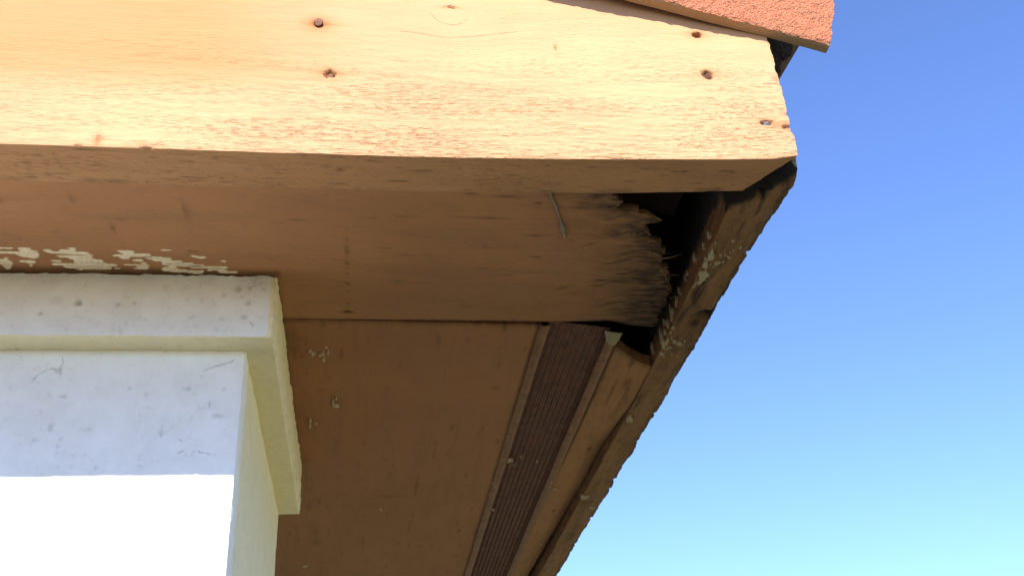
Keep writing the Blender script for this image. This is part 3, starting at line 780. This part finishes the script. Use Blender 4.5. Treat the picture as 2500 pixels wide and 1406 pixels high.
for k in range(5):
    y = .628 + .08 * (k + rr.uniform(0, 1)) / 5
    x = np.interp(y, yy, xend)
    flake((x - rr.uniform(.006, .014), y, HS - .0004), rr.uniform(.008, .015), rr.uniform(.003, .008), rr.normal(.3, .5), rr.normal(.0006, .0008), rr.normal(.0015, .0022), 700 + k)
strip((.2345, .664, HS + .001), (1, .05, 0), .016, .0022, -.002, -.005)
strip((.2445, .690, HS), (.55, .9, 0), .020, .0012, .001, .001)
strip((.2480, .702, HS), (.5, .9, 0), .016, .0014, .0005, -.002)
strip((.2080, .621, HS), (.75, .6, 0), .012, .0035, .001, .001)
strip((.2120, .608, HS + .001), (.95, .3, 0), .011, .0050, -.001, .002)
tag(build('torn_fibres', mb.v, mb.f, M['fibre'], sof, 60), kind='stuff')

# cream overpaint smeared on the soffit above the wall
mb = MB()
for k, (a, b, y) in enumerate(SMEAR):
    r0 = np.random.default_rng(900 + k)
    seg = max(2, int((b - a) / 2.0))
    xx = np.linspace(a, b, seg + 1) / 1000
    lo = y / 1000 - .00085 + r0.uniform(-.00025, .00025, seg + 1)
    hi = y / 1000 + .00085 + r0.uniform(-.00025, .00025, seg + 1)
    mid = .5 * (lo[0] + hi[0])
    lo[0] = hi[0] = mid; lo[-1] = hi[-1] = .5 * (lo[-1] + hi[-1])
    z0 = HS - .0004 - .00001 * (k % 5)
    v = [(x, l, z0) for x, l in zip(xx, lo)] + [(x, h, z0) for x, h in zip(xx, hi)] + [(x, l, z0 + .0014) for x, l in zip(xx, lo)] + [(x, h, z0 + .0014) for x, h in zip(xx, hi)]
    m_ = seg + 1
    f = []
    for i in range(seg):
        f += [(i, m_ + i, m_ + i + 1, i + 1), (i, i + 1, 2 * m_ + i + 1, 2 * m_ + i), (m_ + i + 1, m_ + i, 3 * m_ + i, 3 * m_ + i + 1)]
    mb.add(v, f)
tag(build('paint_smear', mb.v, mb.f, M['cream'], sof, 30), kind='stuff')

# hardened drip hanging on the soffit
pts = [(.1270, .5705, .0010), (.1286, .5771, .0013), (.1324, .5858, .0014), (.1365, .596, .0012), (.1403, .606, .0013), (.1435, .6145, .0015), (.1462, .6219, .0026), (.148, .628, .0034), (.1498, .6345, .0012)]
v = []
for i, (x, y, r_) in enumerate(pts):
    for j in range(8):
        a = 2 * math.pi * j / 8
        v.append((x + r_ * (.62 + .35 * math.sin(2.3 * i + 1)) * math.cos(a) + .0002 * math.sin(7 * i + j), y + r_ * .5 * math.cos(a) * -.4, HS - .0004 - r_ * .45 + r_ * .6 * math.sin(a)))
v = np.array(v)
build('glue_drip', v, orient(v, sweep_faces(len(pts), 8)), M['drip'], sof, 60)

# --- rear soffit panel
xs = np.concatenate([np.linspace(-2.5, -.30, 14)[:-1], np.arange(-.30, .1535, .003)])
fy = lambda x: np.interp(x, [-2.5, -.07, .0, .126, .155], [.766, .7674, .7698, .7742, .7742])
sy = np.concatenate([np.arange(0, .03, .0012), np.arange(.03, .9, .006), np.linspace(.9, 3.2, 12)])
Xg = np.repeat(xs[None], len(sy), 0)
Yg = fy(Xg) + sy[:, None] + n1(Xg, 130, 201, 3) * .0022 * np.exp(-(sy[:, None] / .008))
P = np.stack([Xg, Yg, Xg * 0], -1)
Zg = HS + .0006 + fbm(P * np.array([10, 5, 1]), 203, 2) * .0022 + np.exp(-sy[:, None] / .0015) * .0012
dirt_shade = np.exp(-(sy[:, None] / .004) ** 2) * (.35 + .6 * n1(Xg, 90, 204)) + smooth(.22, .36, fbm(P * np.array([300, 30, 1]), 205, 3)) * .4
dirt_shade += np.exp(-((Xg + .066) / .006) ** 2) * .35 * smooth(-.1, .25, n1(Yg, 50, 206)) + np.exp(-((Xg - .1495) / .0012) ** 2) * .6
for cx, cy, rx, ry in [(-.036, .879, .0012, .003), (-.046, .905, .004, .0014), (.125, .9, .002, .004), (.13, 1.45, .006, .004), (.03, 1.2, .02, .003)]:
    dirt_shade += np.exp(-(((Xg - cx) / rx) ** 2 + ((Yg - cy) / ry) ** 2)) * .55
pan = sheet('soffit_panel', np.stack([Xg, Yg, Zg], -1), np.stack([Xg, Yg, Zg + .008], -1), M['panel'], eave, {'dirt_shade': np.clip(dirt_shade, 0, 1), 'rust': dirt_shade * 0}, 50, loc=(.15, .775, HS))
pan['label'] = 'plain brown soffit panel behind the joint'
def flecks(name, rows, z, parent, seed, mat='fleck', h=.0006):
    mb = MB()
    for k, (x, y, rx, ry) in enumerate(rows):
        mb.blob((x / 1000, y / 1000, z), rx / 1000, ry / 1000, np.array([1., 0, 0]), np.array([0, 1., 0]), np.array([0, 0, -1.]), h, seed + k, 14, .45)
    v = np.array(mb.v)
    return tag(build(name, v, mb.f, M[mat], parent, 50), kind='stuff')
flecks('paint_flecks', CF, HS - .0004, pan, 300)

# --- vent strip with real perforations
vent = empty('soffit_vent', Vector((.189, .775, CZ + HS)) - eave.location)
vent.parent = eave
vent['label'] = 'dark brown perforated metal vent strip'
VX0, VX1, cols = .1598, .2172, 19
px_, py_ = (VX1 - VX0) / cols, .0041
rows_ = 270
def vstart(x): return .7690 + (x - VX0) * .22
vv, vf = [], []
idx = {}
for r in range(rows_ + 1):
    for c in range(cols + 1):
        x = VX0 + c * px_
        idx[r, c] = len(vv)
        vv.append((x, vstart(x) + r * py_, .4425))
zin = .4430
for r in range(rows_):
    for c in range(cols):
        x = VX0 + (c + .5) * px_
        y = vstart(x) + (r + .5) * py_ + (.25 * py_ if c % 2 else -.25 * py_)
        k = len(vv)
        hx, hy = px_ * .33, py_ * .23
        vv += [(x - hx, y - hy, zin), (x + hx, y - hy, zin), (x + hx, y + hy, zin), (x - hx, y + hy, zin)]
        a, b, d, e = idx[r, c], idx[r, c + 1], idx[r + 1, c + 1], idx[r + 1, c]
        vf += [(a, k, k + 1, b), (b, k + 1, k + 2, d), (d, k + 2, k + 3, e), (e, k + 3, k, a)]
tag(build('perforated_strip', vv, vf, M['vent'], vent, 30), kind='stuff')
y_end = .77 + rows_ * py_
v, f = box(VX0, VX1, y_end + .01, 3.9, .4425, .4435)
build('solid_strip', v, f, M['vent'], vent)
def long_strip(name, x0, x1, y0, z0, thick, mat, parent, seed, wob=.0008, slant=0.0):
    sy = np.concatenate([np.arange(0, 1.0, .008), np.linspace(1.0, 3.1, 12)])
    t = np.linspace(0, 1, 7)[None]
    Xg = x0 + (x1 - x0) * t + (n1(sy, 12, seed, 3)[:, None] * wob)
    Yg = y0 + sy[:, None] + slant * t
    Xg, Yg = np.broadcast_arrays(Xg, Yg)
    P = np.stack([Xg, Yg, Xg * 0], -1)
    Zg = z0 + .0010 * (np.abs(2 * t - 1) ** 3) + fbm(P * 14, seed + 1, 2) * .0006
    return sheet(name, np.stack([Xg, Yg, Zg], -1), np.stack([Xg, Yg, Zg + thick], -1), mat, parent, None, 40)
long_strip('flange', .1512, .1601, .7722, .4381, .0012, M['flange'], vent, 221)
long_strip('flange', .2168, .2262, .7860, .4381, .0012, M['flange'], vent, 223, slant=.016)
flecks('paint_flecks', [(x, y, a * .75, b * .7) for x, y, a, b in VF], .4384, vent, 330, 'lichen')
# bent bare end of the right flange
gu, gv = np.meshgrid(np.linspace(0, 1, 9), np.linspace(0, 1, 9))
c00, c10, c01, c11 = (np.array(p) for p in [(.2110, .7785), (.2284, .7830), (.2168, .7990), (.2272, .8085)])
G = c00 * ((1 - gu) * (1 - gv))[..., None] + c10 * (gu * (1 - gv))[..., None] + c01 * ((1 - gu) * gv)[..., None] + c11 * (gu * gv)[..., None]
zz = .4374 + .0012 * (2 * gu - 1) ** 2 - .0008 * (1 - gv) + .0005 * np.sin(gv * 5 + gu * 3)
Gb = np.concatenate([G, zz[..., None]], -1)
Gt = Gb.copy(); Gt[..., 2] += .0008
ch = sheet('bent_flange_end', Gb, Gt, M['chip'], vent, None, 60)
ch['label'] = 'small bent bare grey green metal end'

# --- edge board between the vent and the fascia
def inner_x(y): return np.interp(y, [.5647, .5955, .7068, .8126, .9152, 1.1645, 1.5298, 3], [.2613, .2625, .2655, .2676, .2679, .266, .2616, .245])
sy = np.concatenate([np.arange(0, .05, .0016), np.arange(.05, .9, .005), np.linspace(.9, 3.1, 12)])
t = np.linspace(0, 1, 40)[None]
yc = lambda x: np.interp(x, [.226, .230, .2347, .2424, .2519, .260, .268], [.811, .8141, .8173, .8254, .8315, .8330, .8318])
ybase = .83 + sy[:, None]
xl = .2272 + n1(ybase, 18, 231, 3) * .0016 - np.interp(ybase, [.83, 1.0, 1.15, 1.45, 3.9], [0, 0, .004, .008, .02])
xr = np.interp(ybase, [.8, .90, .95, 1.2012, 1.5676, 3.9], [.2672, .2668, .2655, .2640, .2545, .235]) + n1(ybase, 25, 233, 3) * .0014
Xg = xl + (xr - xl) * t
Yg = yc(Xg) * np.exp(-sy[:, None] / .05) + .8318 * (1 - np.exp(-sy[:, None] / .05)) + sy[:, None] + n1(Xg, 200, 234, 2) * .001 * np.exp(-sy[:, None] / .01)
P = np.stack([Xg, Yg, Xg * 0], -1)
Zg = HS + .0006 + .0030 * np.exp(-((Xg - xl) / .002) ** 2) + smooth(.92, 1.3, Yg) * .004 * t ** 2 + fbm(P * np.array([60, 12, 1]), 235, 3) * .0022
Zg = Zg - .0022 * np.exp(-((t - .45) / .35) ** 2) * smooth(.85, 1.1, Yg)
Zg = Zg - .0108 * smooth(1.06, .90, Yg) * t ** 1.4
dirt_shade = np.exp(-(sy[:, None] / .006) ** 2) * .5 + smooth(.05, .3, fbm(P * np.array([160, 25, 1]), 236, 3)) * .55 * smooth(1.05, .86, Yg) + np.exp(-((Xg - xl) / .002) ** 2) * .5 + np.exp(-((xr - Xg) / .0016) ** 2) * .4
for x, y, rx, ry in EN:
    q = np.exp(-(((Xg - x / 1000) / .0022) ** 2 + ((Yg - y / 1000) / .0034) ** 2))
    dirt_shade = dirt_shade + q * 1.2; Zg = Zg + q * .002
edge_b = sheet('edge_board', np.stack([Xg, Yg, Zg], -1), np.stack([Xg, Yg, Zg + .011], -1), M['edge'], eave, {'dirt_shade': np.clip(dirt_shade, 0, 1), 'rust': dirt_shade * 0}, 50, loc=(.247, .84, HS))
edge_b['label'] = 'narrow warped edge board lifting away from the fascia'
flecks('paint_flecks', EF, HS - .0018, edge_b, 360, 'lichen', .0008)

# --- fascia board, rotted along its lower outer edge
FOY = [.53, .5506, .6047, .6568, .7149, .7962, .8775, 1.1408, 1.5327, 3.9]
FOX = [.3010, .3040, .3006, .2984, .2980, .3006, .2990, .2976, .2922, .262]
s_ = np.concatenate([np.arange(0, .5, .0013), np.arange(.5, 1.15, .003), np.linspace(1.15, 3.3, 30)])
NI, NB, NO = 26, 34, 14
zi = (HB + np.linspace(1, 0, NI) ** 1.7 * (roof_z(.27, .043) - HB))
tb = np.linspace(0, 1, NB)[1:-1]
zo = HB + np.linspace(0, 1, NO) ** 1.5 * (roof_z(.30, .043) - HB)
T = np.concatenate([np.zeros(NI), tb, np.ones(NO)])[None] * np.ones((len(s_), 1))
Zr = np.concatenate([zi, np.full(NB - 2, HB), zo])[None] * np.ones((len(s_), 1))
y0 = .581 - .044 * T + (.0035 * (fbm(np.stack([T * 9, Zr * 120, T * 0], -1), 251, 3)))
Yr = y0 + s_[:, None]
xi = inner_x(Yr); xo = np.interp(Yr, FOY, FOX)
Xr = xi + (xo - xi) * T
P = np.stack([Xr, Yr, Zr], -1)
isb = (T > 0) & (T < 1)
# ragged outer arris
rag = np.clip(.0008 + n1(Yr, 22, 253, 3) * .0050 + smooth(.14, .26, n1(Yr, 75, 254, 3)) * .0050 + np.abs(n1(Yr, 330, 256, 2)) * .0028, -.001, .009)
wo_ = np.exp(-((1 - T) / .16) ** 2) * np.exp(-((Zr - HB) / .010) ** 2)
Xr = Xr - wo_ * rag
Zr2 = Zr + wo_ * np.clip(n1(Yr, 60, 255, 3) * .006 + .001, 0, .006)
end = np.exp(-(s_[:, None] / .006) ** 2)
Zr2 = Zr2 + end * np.exp(-((Zr - HB) / .006) ** 2) * (.0022 + .005 * fbm(P * 160, 257, 2)) * (T > 0)
Zr2 += np.where(isb, fbm(P * np.array([420, 45, 1]), 258, 3) * .0030 * (.4 + .6 * smooth(1.2, .7, Yr)) + fbm(P * np.array([60, 20, 1]), 259, 2) * .003, 0)
for cx, cy, rx, ry, dep in [(.2915, .735, .008, .006, .005), (.285, .748, .006, .004, .003), (.2835, .5625, .004, .003, .007), (.272, .70, .004, .014, .003), (.276, .79, .004, .02, .002)]:
    Zr2 += np.where(isb, np.exp(-(((Xr - cx) / rx) ** 2 + ((Yr - cy) / ry) ** 2)) * dep * (1 + fbm(P * 300, 262, 2)), 0)
inn = T == 0
Xr = Xr + np.where(inn, fbm(P * np.array([1, 25, 260]), 263, 3) * .0022, 0)
dirt_shade = np.where(isb, smooth(.0, .28, fbm(P * np.array([200, 30, 1]), 264, 4)) * (.25 + .45 * smooth(1.1, .65, Yr)), 0)
dirt_shade += np.where(inn, .45 + 1.4 * smooth(.444, .462, Zr + fbm(P * np.array([1, 40, 120]), 266, 3) * .010) + smooth(.0, .3, fbm(P * np.array([1, 60, 200]), 265, 3)) * .4, 0)  # near-black inner face: unpainted rot, and the hollow's shade put into the colour
dirt_shade += np.where(isb, .22 * smooth(.95, .75, Yr), 0)
dirt_shade += wo_ * .35 + np.exp(-(s_[:, None] / .0035) ** 2) * 1.0  # front end blackened: rot plus the mitre gap's shade put into the colour
for cx, cy, rx, ry in [(.2915, .735, .008, .006), (.285, .752, .005, .004), (.271, .905, .003, .02), (.2835, .5625, .004, .003), (.273, .70, .003, .02)]:
    dirt_shade += np.where(isb, np.exp(-(((Xr - cx) / rx) ** 2 + ((Yr - cy) / ry) ** 2)) * .6, 0)
fas = sweep('fascia_board', np.stack([Xr, Yr, Zr2], -1), M['fascia'], eave, {'dirt_shade': np.clip(dirt_shade, 0, 1.9), 'rust': np.where(inn, .30, 0.0)}, 50, loc=(.285, .56, HB))
fas['label'] = 'dark weathered fascia board with a jagged edge and pale lichen spots'
mb = MB()
for k, rec in enumerate(LICHEN + L2):
    if rec[0] == 'b':
        _, x, y, rx, ry = rec
        mb.blob((x / 1000, y / 1000, HB + .0004), rx / 1000, ry / 1000, np.array([1., 0, 0]), np.array([0, 1., 0]), np.array([0, 0, -1.]), .0016, 400 + k, 16, .5)
    else:
        _, y, z, ry, rz = rec
        mb.blob((float(inner_x(y / 1000)) - .0001, y / 1000, z / 1000), ry / 1000, rz / 1000, np.array([0, 1., 0]), np.array([0, 0, 1.]), np.array([-1., 0, 0]), .0016, 400 + k, 16, .5)
tag(build('lichen', mb.v, mb.f, M['lichen'], fas, 50), kind='stuff')

# --- rafters inside the eave
def rafter(y0, y1, parent):
    xs = np.linspace(-2.4, .255, 30)
    S = []
    for x in xs:
        zt = roof_z(x, .043) - .001
        zb = max(zt - .11, HS + .020)
        S.append([(x, y0, zb), (x, y1, zb), (x, y1, zt), (x, y0, zt)])
    return sweep('rafter', np.array(S), M['raw'], parent)
rafter(.640, .676, eave)
rafter(1.15, 1.186, eave)
rafter(1.70, 1.736, eave)
# inner boards that close the hollow of the eave far from the corner
for x0, x1, y0, y1 in [(-2.46, -2.44, .575, 3.9), (-2.43, .20, 3.85, 3.87)]:
    S = np.array([[(x, y0, HS + .010), (x, y1, HS + .010), (x, y1, roof_z(x, .0425)), (x, y0, roof_z(x, .0425))] for x in (x0, x1)])
    sweep('blocking_board', S, M['raw'], eave)
# a packing strip closes the joint between fascia, barge and deck
S = np.array([[(x, .540, roof_z(x, .0300)), (x, 3.9, roof_z(x, .0300)), (x, 3.9, roof_z(x, .0450)), (x, .540, roof_z(x, .0450))] for x in (.2745, .2985)])
sweep('packing_strip', S, M['raw'], eave)

# ------------------------------------------------------------------ the roof
roof = empty('tiled_roof', tuple(TP + (0, 0, CZ)), 'rough terracotta roof tiles overhanging the top of the barge board', 'roof')
roof['kind'] = 'thing'
def slope_pt(u, v, y): return TP + TU * u + TV * v + np.array([0, y - TP[1], 0])
def rake_tile(u0, u1, dy, dv, seed, fine):
    us = np.arange(u0, u1, .0013 if fine else .006)
    us = np.append(us, u1)
    th = .0088; hgt = .082; run = .28
    nb, nf = 8, (58 if fine else 16)
    prof = [(th * (1 - i / nb), 0.0) for i in range(nb)] + [(0.0, hgt * i / nf) for i in range(nf)] + [(0.0, hgt), (.05, hgt), (.15, hgt), (run, hgt), (run, hgt - .012), (.02, hgt - .012), (th, hgt - .012), (th, .04), (th, .01)]
    prof = np.array(prof)
    D = np.repeat(prof[None, :, 0], len(us), 0); V = np.repeat(prof[None, :, 1], len(us), 0); U = np.repeat(us[:, None], len(prof), 1)
    Q = np.stack([U, D, V], -1)
    face = (D < 1e-6)
    r = fbm(Q * 190, seed, 3) * .0022 + fbm(Q * 620, seed + 1, 2) * .0012
    Dn = np.where(face, D - r + np.exp(-(V / .0016) ** 2) * .0010, D)
    lowe = (V < 1e-6)
    Vn = V + np.where(lowe, np.exp(-(D / .0025) ** 2) * (.0004 + .0024 * fbm(Q * 230, seed + 2, 3)) + fbm(Q * 40, seed + 3, 2) * .0008, 0)
    en = np.exp(-((us[-1] - U) / .003) ** 2)
    Un = U - en * (.0008 + .0022 * fbm(Q * 170, seed + 4, 3))
    cn = np.exp(-((us[-1] - U) / .004) ** 2 - (V / .004) ** 2)
    Vn = Vn + cn * .0016 * face
    back = np.where(face, np.exp(-(V / .0012) ** 2) * .15, 1.0)
    back = np.where(D > .03, 0, back)
    Un = Un - np.where(D > .014, np.exp(-((us[-1] - U) / .02) ** 2) * (.013 + .006 * fbm(Q * 90, seed + 6, 2)), 0)
    S = TP + TU * Un[..., None] + TV * (Vn + dv)[..., None] + np.stack([Un * 0, Dn + dy, Un * 0], -1)
    return sweep('rake_tile', S, M['tile'], roof, {'back': back}, 60, loc=tuple(slope_pt(u1, 0, TP[1])))
rake_tile(-.165, 0.0, 0.0, 0.0, 501, True)
for k in range(5):
    u1 = -.160 - .34 * k
    rake_tile(u1 - .345, u1, -.0030 - .0002 * k, .0 + .0004 * k, 520 + 10 * k, k == 0)
def slab(name, u0, u1, v0, v1, y0, y1, mat, parent, attrs=None):
    v = np.array([slope_pt(u, vv_, y) for u in (u0, u1) for y in (y0, y1) for vv_ in (v0, v1)])
    f = [(0, 1, 3, 2), (4, 6, 7, 5), (0, 4, 5, 1), (2, 3, 7, 6), (0, 2, 6, 4), (1, 5, 7, 3)]
    return build(name, v, f, mat, parent, 30, attrs, loc=tuple(slope_pt(u1, v0, y0)))
slab('roof_deck', -2.9, -.050, .0445, .062, .535, 3.95, M['raw'], roof)
for k in range(8):
    u1 = .03 - .36 * k
    slab('tile_course', u1 - .375, u1, .083 + .004, .099 + .004 + .0005 * k, .775, 4.0, M['tile'], roof)
# torn underlay hanging at the open end
poly = [(.3060, .5900), (.3120, .5890), (.3173, .5880), (.3250, .5865), (.3375, .5830), (.3362, .5745), (.3333, .5697), (.3300, .5672), (.3292, .5640), (.3257, .5612), (.3240, .5628), (.3215, .5623), (.3212, .5580), (.3191, .5511), (.3172, .5440), (.3148, .5395), (.3128, .5440), (.3110, .5530), (.3080, .5700)]
pp = []
for (a, b) in zip(poly, poly[1:] + poly[:1]):
    for t in np.arange(0, 1, .25):
        pp.append((a[0] + (b[0] - a[0]) * t + random.uniform(-.0005, .0005), a[1] + (b[1] - a[1]) * t + random.uniform(-.0005, .0005)))
k = len(pp)
v = [(x, .5545 + .25 * (x - .32) + random.uniform(-.0006, .0006), z) for x, z in pp] + [(x, .5575 + .25 * (x - .32), z) for x, z in pp]
f = [tuple(range(k)), tuple(range(2 * k - 1, k - 1, -1))] + [(i, k + i, k + (i + 1) % k, (i + 1) % k) for i in range(k)]
gy = np.linspace(.528, .80, 60); gu = np.linspace(-.16, 0, 30)
GU = gu[None] + (gu[None] > -.02) * (n1(gy, 140, 601, 3)[:, None] * .010 - .013)
GY = np.repeat(gy[:, None], len(gu), 1)
sag = .0645 - .004 * np.exp((GU + .0) / .01) * (1 + 2 * n1(gy, 60, 603, 2)[:, None])
G = TP + TU * GU[..., None] + TV * sag[..., None] + np.stack([GU * 0, GY - TP[1], GU * 0], -1)
sheet('underlay', G, G + TV * .0012, M['felt'], roof, None, 50)  # ragged felt, laid here to keep the tile's shaded underside dark
un = build('torn_underlay', v, f, M['felt'], roof, 30)
un['label'] = 'dark torn scrap hanging under the tile end'
